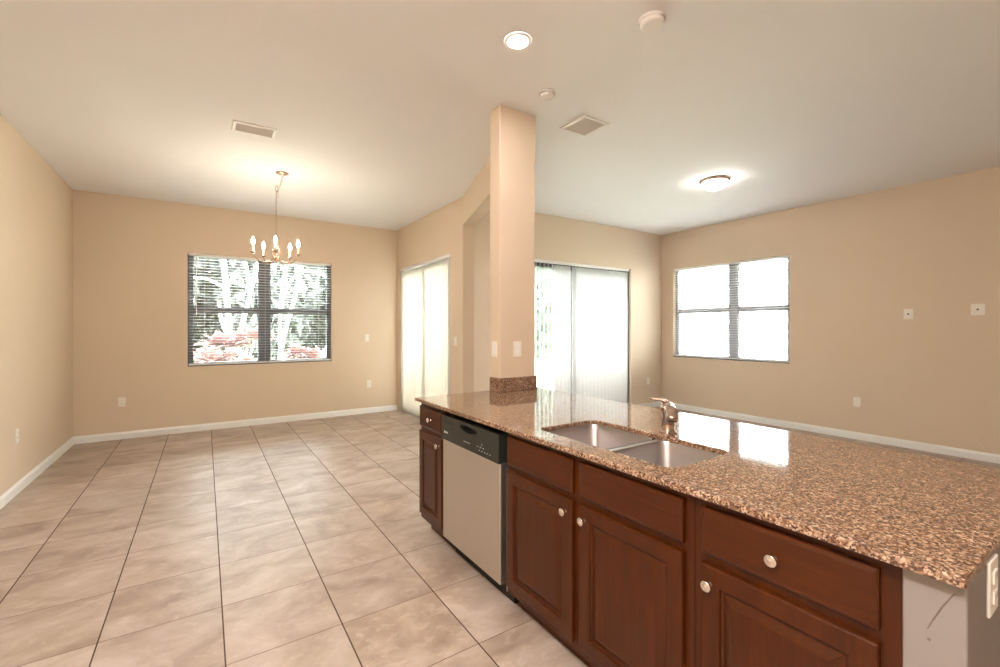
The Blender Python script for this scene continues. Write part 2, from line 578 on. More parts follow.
def mini_blind(label, axis, at, u0, u1, z0, z1, tilt, sgn):
    """horizontal slat blind; sgn = direction of the outside"""
    root = empty('window_blind', ((u0 + u1) / 2, at, z0) if axis == 'y' else (at, (u0 + u1) / 2, z0),
                 (0, 0, 0) if axis == 'y' else (0, 0, -PI / 2 * 1))
    # local: x along the blind, y to the outside
    W2 = (u1 - u0) / 2
    H = z1 - z0
    tag(root, label, 'blind')
    MB().box(-W2, W2, -0.020, 0.020, H - 0.026, H, 0.003).build('headrail', M['whitemetal'], root)
    MB().box(-W2, W2, -0.018, 0.018, 0.0, 0.020, 0.004).build('bottom_rail', M['slat'], root)
    s = MB()
    n = 38
    pitch = (H - 0.066) / (n - 1)
    for i in range(n):
        z = 0.032 + pitch * i
        c, sn = math.cos(tilt), math.sin(tilt)
        # gently crowned slat
        prof = [(-0.0175, 0.0), (-0.009, 0.0014), (0.009, 0.0014), (0.0175, 0.0), (0.009, 0.0004), (-0.009, 0.0004)]
        poly = [(y * c - zz * sn, z + y * sn + zz * c) for y, zz in prof]
        s.prism(poly, 'x', -W2 + 0.004, W2 - 0.004)
    s.build('slats', M['slat'], root)
    for x in (-W2 + 0.18, 0.0, W2 - 0.18):
        m = MB()
        m.tube([(x, -0.023, 0.01), (x, -0.023, H - 0.04)], 0.0008, 5)
        m.tube([(x, 0.023, 0.01), (x, 0.023, H - 0.04)], 0.0008, 5)
        m.build('ladder_cord', M['slat'], root)
    MB().tube([(-W2 + 0.09, -0.034, H - 0.03), (-W2 + 0.09, -0.036, H * 0.45)], 0.004, 8).build('tilt_wand', M['plastic'], root)
    return root
mini_blind('white horizontal blind over the dark framed window behind the chandelier', 'y', BY + 0.035, WB[0] + 0.01, WB[1] - 0.01, WB[2] + 0.013, WB[3] - 0.002, R(-5), 1)
mini_blind('white horizontal blind in the right wall window above the sink side', 'x', RX + 0.035, WR[0] + 0.01, WR[1] - 0.01, WR[2] + 0.013, WR[3] - 0.002, R(-5), 1)

# ------------------------------------------------------------------ sliding doors
def slider(name, axis, at, u0, u1, z1, mid, mat):
    root = struct(empty(name, ((u0 + u1) / 2, at, 0) if axis == 'y' else (at, (u0 + u1) / 2, 0)))
    inv = Matrix.Translation(-Vector(root.location))
    fr = MB()
    bars(fr, axis, at, 0.09, [(u0, u0 + 0.04, 0, z1), (u1 - 0.04, u1, 0, z1), (u0, u1, z1 - 0.04, z1), (u0 + 0.04, u1 - 0.04, 0.0, 0.025)])
    o = fr.build('door_frame', mat, root); o.matrix_parent_inverse = inv
    for (a, b, off) in ((u0 + 0.04, mid + 0.03, -0.02), (mid - 0.03, u1 - 0.04, 0.02)):
        p = MB()
        bars(p, axis, at + off, 0.032, [(a, a + 0.05, 0.025, z1 - 0.04), (b - 0.05, b, 0.025, z1 - 0.04), (a + 0.05, b - 0.05, 0.025, 0.10), (a + 0.05, b - 0.05, z1 - 0.10, z1 - 0.04)])
        po = p.build('door_panel', mat, root); po.matrix_parent_inverse = inv
        g = MB()
        if axis == 'y':
            g.box(a + 0.05, b - 0.05, at + off - 0.003, at + off + 0.003, 0.10, z1 - 0.10)
        else:
            g.box(at + off - 0.003, at + off + 0.003, a + 0.05, b - 0.05, 0.10, z1 - 0.10)
        g.build('door_glass', M['glass'], po)
    return root
slider('door_1', 'y', PY + 0.09, DL[0], DL[1], DL[3], 4.71, M['bronzeframe'])
slider('door_2', 'x', PX + 0.09, DD[0], DD[1], DD[3], 6.2, M['vinyl'])

def vane_mesh(h, w):
    m = MB()
    n = 6
    pts = []
    for i in range(n + 1):
        x = -w / 2 + w * i / n
        pts.append((x, 0.006 * (1 - (2 * i / n - 1) ** 2)))
    poly = pts + [(x, y - 0.0012) for x, y in reversed(pts)]
    m.prism(poly, 'z', 0.0, h)
    return m

def vertical_blind(label, axis, at, u0, u1, z1, angles, mat, w=0.089):
    root = empty('vertical_blind', (u0, at, 0) if axis == 'y' else (at, u0, 0), (0, 0, 0) if axis == 'y' else (0, 0, PI / 2))
    tag(root, label, 'blind')
    L = u1 - u0
    MB().box(0, L, -0.02, 0.02, z1 - 0.04, z1, 0.004).build('headrail', M['whitemetal'], root)
    first = None
    n = len(angles)
    for i, (x, a) in enumerate(angles):
        if first is None:
            v = vane_mesh(z1 - 0.075, w).build('vane', mat, root, smooth=True)
            first = v
        else:
            v = first.copy(); COL.objects.link(v); v.parent = root
        v.location = (x, 0, 0.02)
        v.rotation_euler = (0, 0, a)
        if i % 1 == 0:
            if i == 0:
                h = MB().box(-0.006, 0.006, -0.002, 0.002, z1 - 0.060, z1 - 0.038).build('vane_hook', M['greyplastic'], root)
                hook = h
            else:
                h = hook.copy(); COL.objects.link(h); h.parent = root
            h.location = (x, 0, 0)
    return root
# living slider: left third open (vanes edge-on), the rest closed
L = DL[1] - DL[0]
ang = []
x = 0.05
while x < 0.90:
    ang.append((x, R(66)))
    x += 0.078
gap = False
while x < L - 0.09:
    if x > 1.18 and not gap:
        x += 0.045; gap = True
    ang.append((x, R(-4)))
    x += 0.083 if gap else 0.078
vertical_blind('white vertical blind on the living room sliding door, left part open', 'y', PY + 0.022, DL[0] + 0.005, DL[1] - 0.05, DL[3] - 0.003, ang, M['vane'])
L = DD[1] - DD[0]
ang = []
x = 0.045
while x < L - 0.03:
    ang.append((x, R(16)))
    x += 0.082
vertical_blind('closed cream vertical blind in the dining room beside the back corner', 'x', PX + 0.022, DD[0] + 0.005, DD[1] - 0.005, DD[3] - 0.003, ang, M['vanecream'])

# ------------------------------------------------------------------ kitchen peninsula
# local frame of a front: u runs along -Y in the photo left to right, so we work straight in world Y
def bevel_rings(m, rings):
    """rings: list of (y0,y1,z0,z1,x) nested rectangles facing -X"""
    rv = []
    for y0, y1, z0, z1, x in rings:
        rv.append([m.b.verts.new(p) for p in ((x, y0, z0), (x, y1, z0), (x, y1, z1), (x, y0, z1))])
    for a, b in zip(rv, rv[1:]):
        for i in range(4):
            j = (i + 1) % 4
            m.b.faces.new((a[i], a[j], b[j], b[i]))
    m.b.faces.new(rv[-1])
    m.b.faces.new(rv[0][::-1])

def ring(y0, y1, z0, z1, ins, x):
    return (y0 + ins, y1 - ins, z0 + ins, z1 - ins, x)

def raised_door(y0, y1, z0, z1, xb, parent, knob=None):
    xf = xb - 0.020
    m = MB()
    r = lambda i, x: ring(y0, y1, z0, z1, i, x)
    bevel_rings(m, [r(0, xb), r(0, xf + 0.005), r(0.002, xf + 0.002), r(0.005, xf), r(0.052, xf), r(0.056, xf + 0.003), r(0.058, xf + 0.009),
                    r(0.064, xf + 0.011), r(0.067, xf + 0.0105), r(0.090, xf + 0.0012), r(0.094, xf + 0.0005)])
    o = m.build('door', M['wood'], parent)
    if knob:
        knob_mesh(knob[0], knob[1], xf, o)
    return o

def slab_front(name, y0, y1, z0, z1, xb, parent, knob=None):
    xf = xb - 0.020
    m = MB()
    r = lambda i, x: ring(y0, y1, z0, z1, i, x)
    bevel_rings(m, [r(0, xb), r(0, xf + 0.007), r(0.003, xf + 0.0035), r(0.009, xf + 0.001), r(0.013, xf)])
    o = m.build(name, M['woodh'], parent)
    if knob:
        knob_mesh(knob[0], knob[1], xf, o)
    return o

def knob_mesh(y, z, xf, parent):
    prof = [(0.008, -0.001), (0.0075, 0.002), (0.0055, 0.005), (0.0052, 0.010), (0.008, 0.014), (0.0145, 0.018), (0.0160, 0.0215), (0.0150, 0.0245), (0.0105, 0.0262),
            (0.0060, 0.0250), (0.0052, 0.0258), (0.003, 0.0272), (0.0, 0.0276)]
    return MB().lathe(prof, (xf, y, z), (-1, 0, 0), 24).build('knob', M['chrome'], parent, smooth=True)

def cabinet_body(y0, y1, parent, openings, left_end=False):
    """carcass with face frame; openings = list of (y0,y1,z0,z1) showing as dark recesses behind fronts"""
    m = MB()
    m.box(PF + 0.018, 1.842, y0, y0 + 0.016, 0.10, CABT)
    m.box(PF + 0.018, 1.842, y1 - 0.016, y1, 0.10, CABT)
    m.box(PF + 0.018, 1.842, y0 + 0.016, y1 - 0.016, 0.10, 0.116)
    m.box(1.830, 1.842, y0 + 0.016, y1 - 0.016, 0.116, CABT)
    m.box(PF + 0.075, 1.842, y0 + 0.0, y1, 0.0, 0.10)
    m.build('carcass', M['wood'], parent)
    f = MB()
    ys = sorted({y0, y1} | {v for o in openings for v in o[:2]})
    zs = sorted({0.10, CABT} | {v for o in openings for v in o[2:]})
    for a, b in zip(ys, ys[1:]):
        for c, e in zip(zs, zs[1:]):
            my, mz = (a + b) / 2, (c + e) / 2
            if not any(o[0] < my < o[1] and o[2] < mz < o[3] for o in openings):
                f.box(PF, PF + 0.018, a, b, c, e)
    bmesh.ops.remove_doubles(f.b, verts=f.b.verts, dist=1e-5)
    f.build('face_frame', M['wood'], parent)

CABT = 0.8935
DT, DB = 0.864, 0.728     # drawer front top and bottom
OT, OB = 0.700, 0.138     # door top and bottom
# cabinet at the far end
c1 = empty('base_cabinet', (PF, 2.65, 0))
def local(root):
    return Matrix.Translation(-Vector(root.location))
def fix(root):
    inv = local(root)
    for o in CH(root):
        o.matrix_parent_inverse = inv
tag(c1, 'narrow cherry wood base cabinet at the far end, left of the dishwasher', 'cabinet', 'cherry base cabinets under the granite')
cabinet_body(2.470, 2.835, c1, [(2.51, 2.80, 0.15, 0.69), (2.51, 2.80, 0.74, 0.85)])
slab_front('drawer', 2.486, 2.826, DB, DT, PF, c1, (2.640, 0.795))
raised_door(2.486, 2.826, OB, OT, PF, c1, (2.520, 0.652))
fix(c1)
# sink base
c2 = empty('base_cabinet', (PF, 1.3, 0))
tag(c2, 'wide cherry wood sink cabinet with two doors and plain top panels', 'cabinet', 'cherry base cabinets under the granite')
cabinet_body(0.795, 1.790, c2, [(0.86, 1.24, 0.15, 0.69), (1.35, 1.75, 0.15, 0.69), (0.86, 1.24, 0.74, 0.85), (1.35, 1.75, 0.74, 0.85)])
slab_front('false_drawer_front', 1.316, 1.776, DB, DT, PF, c2)
slab_front('false_drawer_front', 0.826, 1.276, DB, DT, PF, c2)
raised_door(1.316, 1.776, OB, OT, PF, c2, (1.352, 0.648))
raised_door(0.826, 1.276, OB, OT, PF, c2, (1.246, 0.648))
fix(c2)
# near drawer base
c3 = empty('base_cabinet', (PF, 0.55, 0))
tag(c3, 'cherry wood cabinet nearest the camera with one drawer and one door', 'cabinet', 'cherry base cabinets under the granite')
cabinet_body(0.314, 0.793, c3, [(0.38, 0.73, 0.15, 0.69), (0.38, 0.73, 0.74, 0.85)])
slab_front('drawer', 0.350, 0.764, DB, DT, PF, c3, (0.560, 0.797))
raised_door(0.350, 0.764, OB, OT, PF, c3, (0.735, 0.648))
fix(c3)

# dishwasher
dw = empty('dishwasher', (1.25, 2.13, 0))
tag(dw, 'stainless dishwasher with black control panel between cherry cabinets', 'dishwasher')
DY0, DY1 = 1.826, 2.458
MB().box(1.262, 1.83, 1.796, 2.466, 0.10, 0.890).build('tub', M['blackmatte'], dw)
MB().box(1.212, 1.262, DY0, DY1, 0.118, 0.716, 0.006, 3).build('door_panel', M['steel'], dw)
# control panel: profile with a pocket handle
cp = MB()
PZ0, PZ1 = 0.718, 0.862
hy0, hy1, hz0, hz1 = 2.04, 2.22, 0.808, 0.845
fx_ = 1.204
cp.box(1.262 - 0.03, 1.262, DY0, DY1, PZ0, PZ1)
for (a, b, c, e) in ((DY0, hy0, PZ0, PZ1), (hy1, DY1, PZ0, PZ1), (hy0, hy1, PZ0, hz0), (hy0, hy1, hz1, PZ1)):
    cp.box(fx_, 1.2325, a, b, c, e)
bmesh.ops.remove_doubles(cp.b, verts=cp.b.verts, dist=1e-5)
cp.build('control_panel', M['black'], dw)
# scooped lip of the pocket
lip = MB()
poly = []
for k in range(9):
    a = PI * k / 8
    poly.append((fx_ + 0.001 + 0.0, 0))
ys = [hy0 + (hy1 - hy0) * k / 10 for k in range(11)]
top = [(y, hz0 + 0.002 + 0.016 * (abs(2 * k / 10 - 1) ** 2.2)) for k, y in enumerate(ys)]
lip.prism([(hy0, hz0)] + top + [(hy1, hz0)], 'x', fx_ - 0.001, fx_ + 0.006)
lip.build('handle', M['black'], dw)
MB().box(fx_ - 0.0008, fx_ + 0.002, 2.285, 2.415, 0.826, 0.832).build('vent_slot', M['blackmatte'], dw)
def mark(y, z, w, h, name='button_label'):
    MB().box(fx_ - 0.0006, fx_ + 0.001, y - w / 2, y + w / 2, z - h / 2, z + h / 2).build(name, M['print'], dw)
for k in range(4):
    mark(2.418 - k * 0.013, 0.765, 0.009, 0.010 if k else 0.014, 'brand_mark')
for k in range(6):
    mark(2.175 - k * 0.012, 0.758, 0.007, 0.004, 'model_mark')
for k, yy in enumerate((2.03, 2.00, 1.97)):
    mark(yy, 0.762, 0.014, 0.003)
for k in range(5):
    mark(2.01 - k * 0.026, 0.744, 0.010, 0.003)
mark(1.985, 0.778, 0.003, 0.012)
MB().box(1.30, 1.34, DY0, DY1, 0.0, 0.10).build('toe_panel', M['blackmatte'], dw)
fix(dw)
struct(MB().box(1.230, 1.236, 1.7915, 1.7945, 0.10, 0.70).build('trim_3', M['ventdark']))

# worktop with a rounded sink cut-out
CT0, CT1 = 0.895, 0.915
TX0, TX1, TY0, TY1 = 1.193, 2.232, 0.212, 2.858
SX0, SX1, SY0, SY1 = 1.306, 1.676, 0.924, 1.650
def rrect(x0, x1, y0, y1, r, n=6):
    pts = []
    for cx, cy, a0 in ((x1 - r, y1 - r, 0), (x0 + r, y1 - r, 90), (x0 + r, y0 + r, 180), (x1 - r, y0 + r, 270)):
        for k in range(n + 1):
            a = R(a0 + 90 * k / n)
            pts.append((cx + r * math.cos(a), cy + r * math.sin(a)))
    return pts
def slab_with_hole(outer, inner, z0, z1, bev):
    m = MB(); b = m.b
    def ringv(pts, z, sc=0.0):
        return [b.verts.new((x, y, z)) for x, y in pts]
    def inset(pts, dd):
        cx = sum(p[0] for p in pts) / len(pts); cy = sum(p[1] for p in pts) / len(pts)
        out = []
        n = len(pts)
        for i in range(n):
            p0, p1, p2 = Vector(pts[i - 1]), Vector(pts[i]), Vector(pts[(i + 1) % n])
            e1 = (p1 - p0).normalized(); e2 = (p2 - p1).normalized()
            nn = Vector((-(e1.y + e2.y), e1.x + e2.x)).normalized()
            out.append(tuple(p1 + nn * dd))
        return out
    def side(pts, dd):
        prof = [(z0, 0.0), (z1 - bev, 0.0), (z1 - bev * 0.3, bev * 0.3), (z1, bev)]
        prev = None
        first = None
        for z, i in prof:
            rv = ringv(inset(pts, i * dd), z)
            if prev:
                n = len(rv)
                for k in range(n):
                    b.faces.new((prev[k], prev[(k + 1) % n], rv[(k + 1) % n], rv[k]))
            else:
                first = rv
            prev = rv
        return first, prev
    ob, ot = side(outer, 1)
    ib, it = side(inner, -1)
    for A_, B_ in ((ob, ib), (ot, it)):
        es = []
        for r_ in (A_, B_):
            for k in range(len(r_)):
                e = b.edges.get((r_[k], r_[(k + 1) % len(r_)]))
                es.append(e)
        bmesh.ops.triangle_fill(b, use_beauty=True, edges=es)
    return m
outer = rrect(TX0, TX1, TY0, TY1, 0.006, 3)
inner = rrect(SX0, SX1, SY0, SY1, 0.045)
top = slab_with_hole(outer, inner, CT0, CT1, 0.004).build('granite_worktop', M['granite'])
tag(top, 'long speckled brown granite worktop with a sink cut-out over the cherry cabinets', 'countertop')
# upstand around the column foot
bs = MB()
bs.box(CX0 - 0.022, CX1 + 0.004, CY0 - 0.022, CY0 - 0.001, CT1 + 0.0005, CT1 + 0.103, 0.002)
bs.box(CX0 - 0.022, CX0 - 0.001, CY0 - 0.0005, TY1 - 0.002, CT1 + 0.0005, CT1 + 0.103, 0.002)
tag(bs.build('granite_upstand', M['granite']), 'low speckled granite upstand wrapping the foot of the column', 'backsplash')

# double bowl sink
sk = empty('double_sink', (1.49, 1.287, 0.70))
tag(sk, 'stainless double bowl sink set below the granite worktop', 'sink')
def bowl(y0, y1, depth):
    m = MB(); b = m.b
    levels = [(0.0, 0.0, 0.045), (-0.01, 0.004, 0.045), (-depth + 0.05, 0.014, 0.050), (-depth + 0.02, 0.024, 0.055), (-depth + 0.004, 0.045, 0.06), (-depth, 0.075, 0.06)]
    prev = None
    for z, ins, r in levels:
        pts = rrect(SX0 - 0.006 + ins, SX1 + 0.006 - ins, y0 + ins, y1 - ins, r)
        rv = [b.verts.new((x, y, 0.8945 + z)) for x, y in pts]
        if prev:
            n = len(rv)
            for k in range(n):
                b.faces.new((prev[k], prev[(k + 1) % n], rv[(k + 1) % n], rv[k]))
        prev = rv
    b.faces.new(prev)
    return m
for y0, y1, dep in ((1.268, SY1 + 0.006, 0.19), (SY0 - 0.006, 1.236, 0.19)):
    o = bowl(y0, y1, dep).build('bowl', M['sinksteel'], sk, smooth=True)
    cy = (y0 + y1) / 2
    MB().lathe([(0.0, 0.0005), (0.020, 0.001), (0.024, 0.004), (0.040, 0.005), (0.045, 0.002), (0.045, 0.0)], (1.51, cy, 0.8945 - dep + 0.0005), seg=28).build('drain', M['chrome'], sk, smooth=True)
dv = MB()
dv.box(SX0 - 0.004, SX1 + 0.004, 1.2345, 1.2695, 0.880, 0.8935, 0.005, 3)
dv.build('divider', M['sinksteel'], sk, smooth=False)
fix(sk)

# faucet, its spout turned towards the camera
fc = empty('kitchen_faucet', (1.757, 1.262, CT1), (0, 0, math.atan2(-1.262, -1.757) + R(8)))
fc.scale = (1.12, 1.12, 0.82)
tag(fc, 'brushed nickel single lever faucet behind the sink', 'faucet')
MB().lathe([(0.0, 0.0), (0.033, 0.0), (0.033, 0.004), (0.029, 0.009), (0.026, 0.014), (0.0245, 0.05), (0.0245, 0.095), (0.026, 0.11), (0.028, 0.125), (0.0275, 0.142), (0.023, 0.157), (0.012, 0.166), (0.0, 0.168)], seg=32).build('body', M['nickel'], fc, smooth=True)
MB().tube([(0.0, 0, 0.120), (0.02, 0, 0.136), (0.045, 0, 0.145), (0.072, 0, 0.141), (0.092, 0, 0.126), (0.103, 0, 0.108), (0.108, 0, 0.092)],
          [0.020, 0.022, 0.022, 0.022, 0.0215, 0.0205, 0.019], 20).build('spout', M['nickel'], fc, smooth=True)
MB().lathe([(0.0, 0.0), (0.015, 0.0), (0.0165, 0.003), (0.0165, 0.008)], (0.109, 0, 0.087), (-0.25, 0, 1), 20).build('spray_nozzle', M['blackmatte'], fc, smooth=True)
MB().tube([(-0.004, 0.0, 0.160), (-0.010, -0.016, 0.171), (-0.016, -0.034, 0.178), (-0.020, -0.054, 0.180), (-0.022, -0.070, 0.179)],
          [0.012, 0.0105, 0.008, 0.0062, 0.005], 14).build('lever', M['nickel'], fc, smooth=True)

# thin grey line and dot on the painted end panel
m = MB()
pts = [(1.2215, 0.233, 0.868), (1.2215, 0.250, 0.835), (1.2215, 0.262, 0.805), (1.2215, 0.272, 0.778)]
m.tube(pts, [0.0012, 0.0014, 0.0014, 0.0008], 6)
m.lathe([(0.0, 0.0), (0.003, 0.0), (0.002, 0.001), (0, 0.001)], (1.2218, 0.270, 0.757), (-1, 0, 0), 10)
m.build('line_mark', M['greyline'], bpy.data.objects['wall_peninsula'])

# ------------------------------------------------------------------ wall plates
def plate(name, label, cat, loc, face, style, w=0.072, h=0.116, group=None):
    """face: outward direction name"""
    rz = {'-y': 0, '-x': -PI / 2, '+x': PI / 2}[face]
    root = empty(name, loc, (0, 0, rz))
    tag(root, label, cat, group)
    MB().box(-w / 2, w / 2, -0.0065, -0.0002, -h / 2, h / 2, 0.0025, 2).build('cover_plate', M['plastic'], root)
    if style == 'outlet':
        for s in (-1, 1):
            o = MB().box(-0.016, 0.016, -0.0095, -0.006, s * 0.021 - 0.014, s * 0.021 + 0.014, 0.0015).build('socket', M['plastic'], root)
            g = MB()
            for q in (-0.0065, 0.0065):
                g.box(q - 0.001, q + 0.001, -0.0099, -0.0090, s * 0.021 - 0.002, s * 0.021 + 0.007)
            g.build('slot', M['greyplastic'], o)
    elif style == 'rocker':
        n = 2 if w > 0.1 else 1
        for k in range(n):
            cx = (k - (n - 1) / 2) * 0.046
            m = MB()
            m.prism([(-0.006, -0.033), (-0.011, -0.033), (-0.0075, 0.0), (-0.0095, 0.033), (-0.006, 0.033)], 'x', cx - 0.0165, cx + 0.0165)
            m.build('rocker', M['white'], root)
    elif style == 'jack':
        MB().lathe([(0.0, 0.0), (0.010, 0.0), (0.010, 0.004), (0.006, 0.005), (0.006, 0.009), (0, 0.009)], (0, -0.006, 0), (0, -1, 0), 16).build('jack', M['greyplastic'], root, smooth=False)
    return root
plate('wall_outlet', 'white outlet low on the dining back wall, left below the window', 'outlet', (-0.866, BY, 0.464), '-y', 'outlet')
plate('wall_outlet', 'white outlet low on the dining back wall, right below the window', 'outlet', (2.241, BY, 0.475), '-y', 'outlet')
plate('wall_switch', 'white switch on the dining back wall right of the window', 'switch', (2.208, BY, 1.229), '-y', 'rocker')
plate('wall_switch', 'small white switch beside the dining room sliding door', 'switch', (PX, 5.135, 1.222), '-x', 'rocker')
plate('wall_outlet', 'white outlet low on the left wall', 'outlet', (LX, 5.355, 0.483), '+x', 'outlet')
plate('wall_switch', 'white switch plate on the front face of the column', 'switch', (1.977, CY0, 1.23), '-y', 'rocker')
plate('wall_switch', 'white switch plate on the narrow left face of the column', 'switch', (CX0, 2.815, 1.23), '-x', 'rocker')
plate('wall_outlet', 'white outlet between the living room sliding door and the corner', 'outlet', (6.427, PY, 0.47), '-y', 'outlet')
plate('wall_outlet', 'white outlet low on the right wall below the upper wall plates', 'outlet', (RX, 2.161, 0.467), '-x', 'outlet')
plate('wall_plate', 'square white wall plate on the right wall nearer the window', 'wall plate', (RX, 1.673, 1.553), '-x', 'jack', 0.085, 0.12)
plate('thermostat', 'small square white wall control at the right edge of the right wall', 'wall control', (RX, 1.118, 1.586), '-x', 'jack', 0.105, 0.12)
plate('wall_outlet', 'white outlet on the end of the peninsula under the worktop', 'outlet', (1.415, 0.215, 0.833), '-y', 'outlet', 0.078)
# thin pale scratch on the right wall
m = MB()
m.tube([(RX - 0.0008, 1.135, 0.232), (RX - 0.0008, 1.108, 0.19), (RX - 0.0008, 1.07, 0.125)], [0.004, 0.002, 0.003], 6)
m.build('scratch_mark', M['pencil'], bpy.data.objects['wall_right'])

# ------------------------------------------------------------------ ceiling fixtures
def point(parent, loc, power, col, r):
    l = bpy.data.lights.new('bulb_light', 'POINT')
    l.energy = power; l.color = col; l.shadow_soft_size = r
    o = bpy.data.objects.new('bulb_light', l)
    COL.objects.link(o); o.parent = parent; o.location = loc
    return o
def downlight(x, y, label):
    root = empty('recessed_downlight', (x, y, CEIL))
    tag(root, label, 'ceiling light')
    MB().lathe([(0.052, -0.0005), (0.056, -0.006), (0.066, -0.009), (0.078, -0.006), (0.080, -0.0005)], seg=40).build('trim_ring', M['whitemetal'], root, smooth=True)
    MB().lathe([(0.0, -0.004), (0.040, -0.007), (0.060, -0.006)], seg=32).build('lens', M['canlens'], root, smooth=True)
    return root
dl0 = downlight(1.51, 2.086, 'lit round recessed ceiling light above the sink end of the peninsula')
# unseen fill downlights added behind the camera to brighten the near room
for (x, y) in ((0.1, -0.9), (-0.7, -0.9)):
    c = copy_tree(dl0); c.location = (x, y, CEIL)
    c['label'] = 'added recessed fill light over the kitchen behind the camera'
    c['group'] = 'added fill downlights out of view'

def dome(name, x, y, r, mat, label):
    root = empty(name, (x, y, CEIL))
    tag(root, label, 'ceiling light')
    MB().lathe([(0.0, -0.0005), (r * 0.98, -0.0005), (r, -0.008), (r * 0.99, -0.020), (r * 0.90, -0.028), (r * 0.86, -0.029)], seg=48).build('pan', M['nickel'], root, smooth=True)
    prof = [(r * 0.87, -0.026)]
    for k in range(1, 9):
        a = PI / 2 * k / 8
        prof.append((r * 0.87 * math.cos(a), -0.026 - 0.088 * math.sin(a)))
    prof[-1] = (0.0, prof[-1][1])
    MB().lathe(prof, seg=48).build('glass_dome', mat, root, smooth=True)
    zb = -0.026 - 0.088
    MB().lathe([(0.0, zb + 0.002), (0.012, zb), (0.010, zb - 0.006), (0.006, zb - 0.010), (0.007, zb - 0.016), (0, zb - 0.020)], seg=16).build('finial', M['nickel'], root, smooth=True)
    return root
dome('flush_ceiling_light', 4.764, 2.819, 0.155, M['domeglass'], 'lit frosted dome light on the living room ceiling')
dome('flush_ceiling_light', -0.7, 0.25, 0.21, M['filldome'], 'added frosted dome fill light over the kitchen behind the camera')  # unseen dome added to lift the dark near half of the room

sm = empty('smoke_detector', (2.002, 1.539, CEIL))
tag(sm, 'round white smoke detector nearest the camera, right of the recessed light', 'smoke detector')
MB().lathe([(0.0, -0.0005), (0.068, -0.0005), (0.070, -0.006), (0.068, -0.016)], seg=36).build('base', M['whitemetal'], sm, smooth=True)
MB().lathe([(0.064, -0.016), (0.064, -0.028), (0.058, -0.038), (0.044, -0.042), (0.040, -0.041), (0.0, -0.042)], seg=36).build('cover', M['whitemetal'], sm, smooth=True)
sm = empty('smoke_detector', (2.014, 2.433, CEIL))
tag(sm, 'smaller round white detector between the recessed light and the column top', 'smoke detector')
MB().lathe([(0.0, -0.0005), (0.058, -0.0005), (0.060, -0.008), (0.057, -0.014)], seg=36).build('base', M['whitemetal'], sm, smooth=True)
MB().lathe([(0.050, -0.014), (0.050, -0.026), (0.043, -0.034), (0.0, -0.036)], seg=36).build('cover', M['whitemetal'], sm, smooth=True)

def vent(x0, x1, y0, y1, label, louv, axis='x'):
    root = empty('ceiling_vent', ((x0 + x1) / 2, (y0 + y1) / 2, CEIL))
    tag(root, label, 'vent')
    W, D = (x1 - x0) / 2, (y1 - y0) / 2
    f = MB(); t = 0.026; zb = -0.012
    for a, b, c, e in ((-W, W, -D, -D + t), (-W, W, D - t, D), (-W, -W + t, -D + t, D - t), (W - t, W, -D + t, D - t)):
        f.box(a, b, c, e, zb, -0.0005, 0.003, 1)
    f.build('frame', M['whitemetal'], root)
    MB().box(-W + t, W - t, -D + t, D - t, -0.002, -0.0006).build('backing', M['ventdark'], root)
    s = MB()
    for i in range(louv):
        u = -1 + 2 * (i + 0.5) / louv
        if axis == 'x':
            y = u * (D - t)
            s.prism([(y - 0.009, -0.0025), (y + 0.005, -0.012), (y + 0.007, -0.011), (y - 0.007, -0.0025)], 'x', -W + t, W - t)
        else:
            x = u * (W - t)
            s.prism([(x - 0.009, -0.0025), (x + 0.005, -0.012), (x + 0.007, -0.011), (x - 0.007, -0.0025)], 'y', -D + t, D - t)
    s.build('louvres', M['whitemetal'], root)
    return root
vent(0.185, 0.505, 4.12, 4.33, 'white rectangular air vent on the dining ceiling near the chandelier', 9)
vent(2.455, 2.735, 2.51, 2.795, 'square white air vent on the living ceiling beside the column top', 12)

# chandelier
chx, chy = 0.632, 5.25
ch = empty('chandelier', (chx, chy, 2.10))
tag(ch, 'bronze chandelier with five lit candle bulbs hanging in the dining room', 'chandelier')
ox = 0.058
MB().lathe([(0.0, 0.95 - 0.0005), (0.062, 0.95 - 0.0005), (0.064, 0.945), (0.055, 0.936), (0.030, 0.928), (0.012, 0.920), (0.006, 0.905), (0.0, 0.904)], (ox, 0, 0), seg=28).build('canopy', M['brass'], ch, smooth=True)
# chain links: down from the canopy, gathered in a knot, then straight down
chain_pts = [Vector((ox, 0, 0.905)), Vector((ox - 0.008, 0, 0.86)), Vector((ox - 0.025, 0, 0.80)), Vector((0.012, 0, 0.755)), Vector((0.0, 0, 0.72)), Vector((-0.002, 0, 0.60)), Vector((0, 0, 0.45)), Vector((0, 0, 0.295))]
segs = [(a, b) for a, b in zip(chain_pts, chain_pts[1:])]
tot = sum((b - a).length for a, b in segs)
def along(s):
    for a, b in segs:
        l = (b - a).length
        if s <= l:
            return a + (b - a) * (s / l), (b - a).normalized()
        s -= l
    return segs[-1][1], (segs[-1][1] - segs[-1][0]).normalized()
cm = MB()
nl = 30
for i in range(nl):
    p, t = along(tot * (i + 0.5) / nl)
    q = t.to_track_quat('Z', 'X').to_matrix() @ Matrix.Rotation(PI / 2 * (i % 2), 3, 'Z')
    hl = tot / nl * 0.66
    pts = []
    for k in range(12):
        a = 2 * PI * k / 12
        pts.append(p + q @ Vector((0.0058 * math.cos(a), 0, hl * math.sin(a))))
    cm.tube(pts + [pts[0]], 0.0017, 6, cap=False)
cm.build('chain', M['brass'], ch, smooth=True)
kn = MB()
for s_, zz in ((1, 0.0), (-1, 0.012)):
    pts = [Vector((0.006 + s_ * 0.013 * math.cos(a) , 0.008 * s_ * math.sin(2 * a), 0.765 + zz + 0.036 * math.sin(a))) for a in [2 * PI * k / 16 for k in range(17)]]
    kn.tube(pts, 0.0024, 6, cap=False)
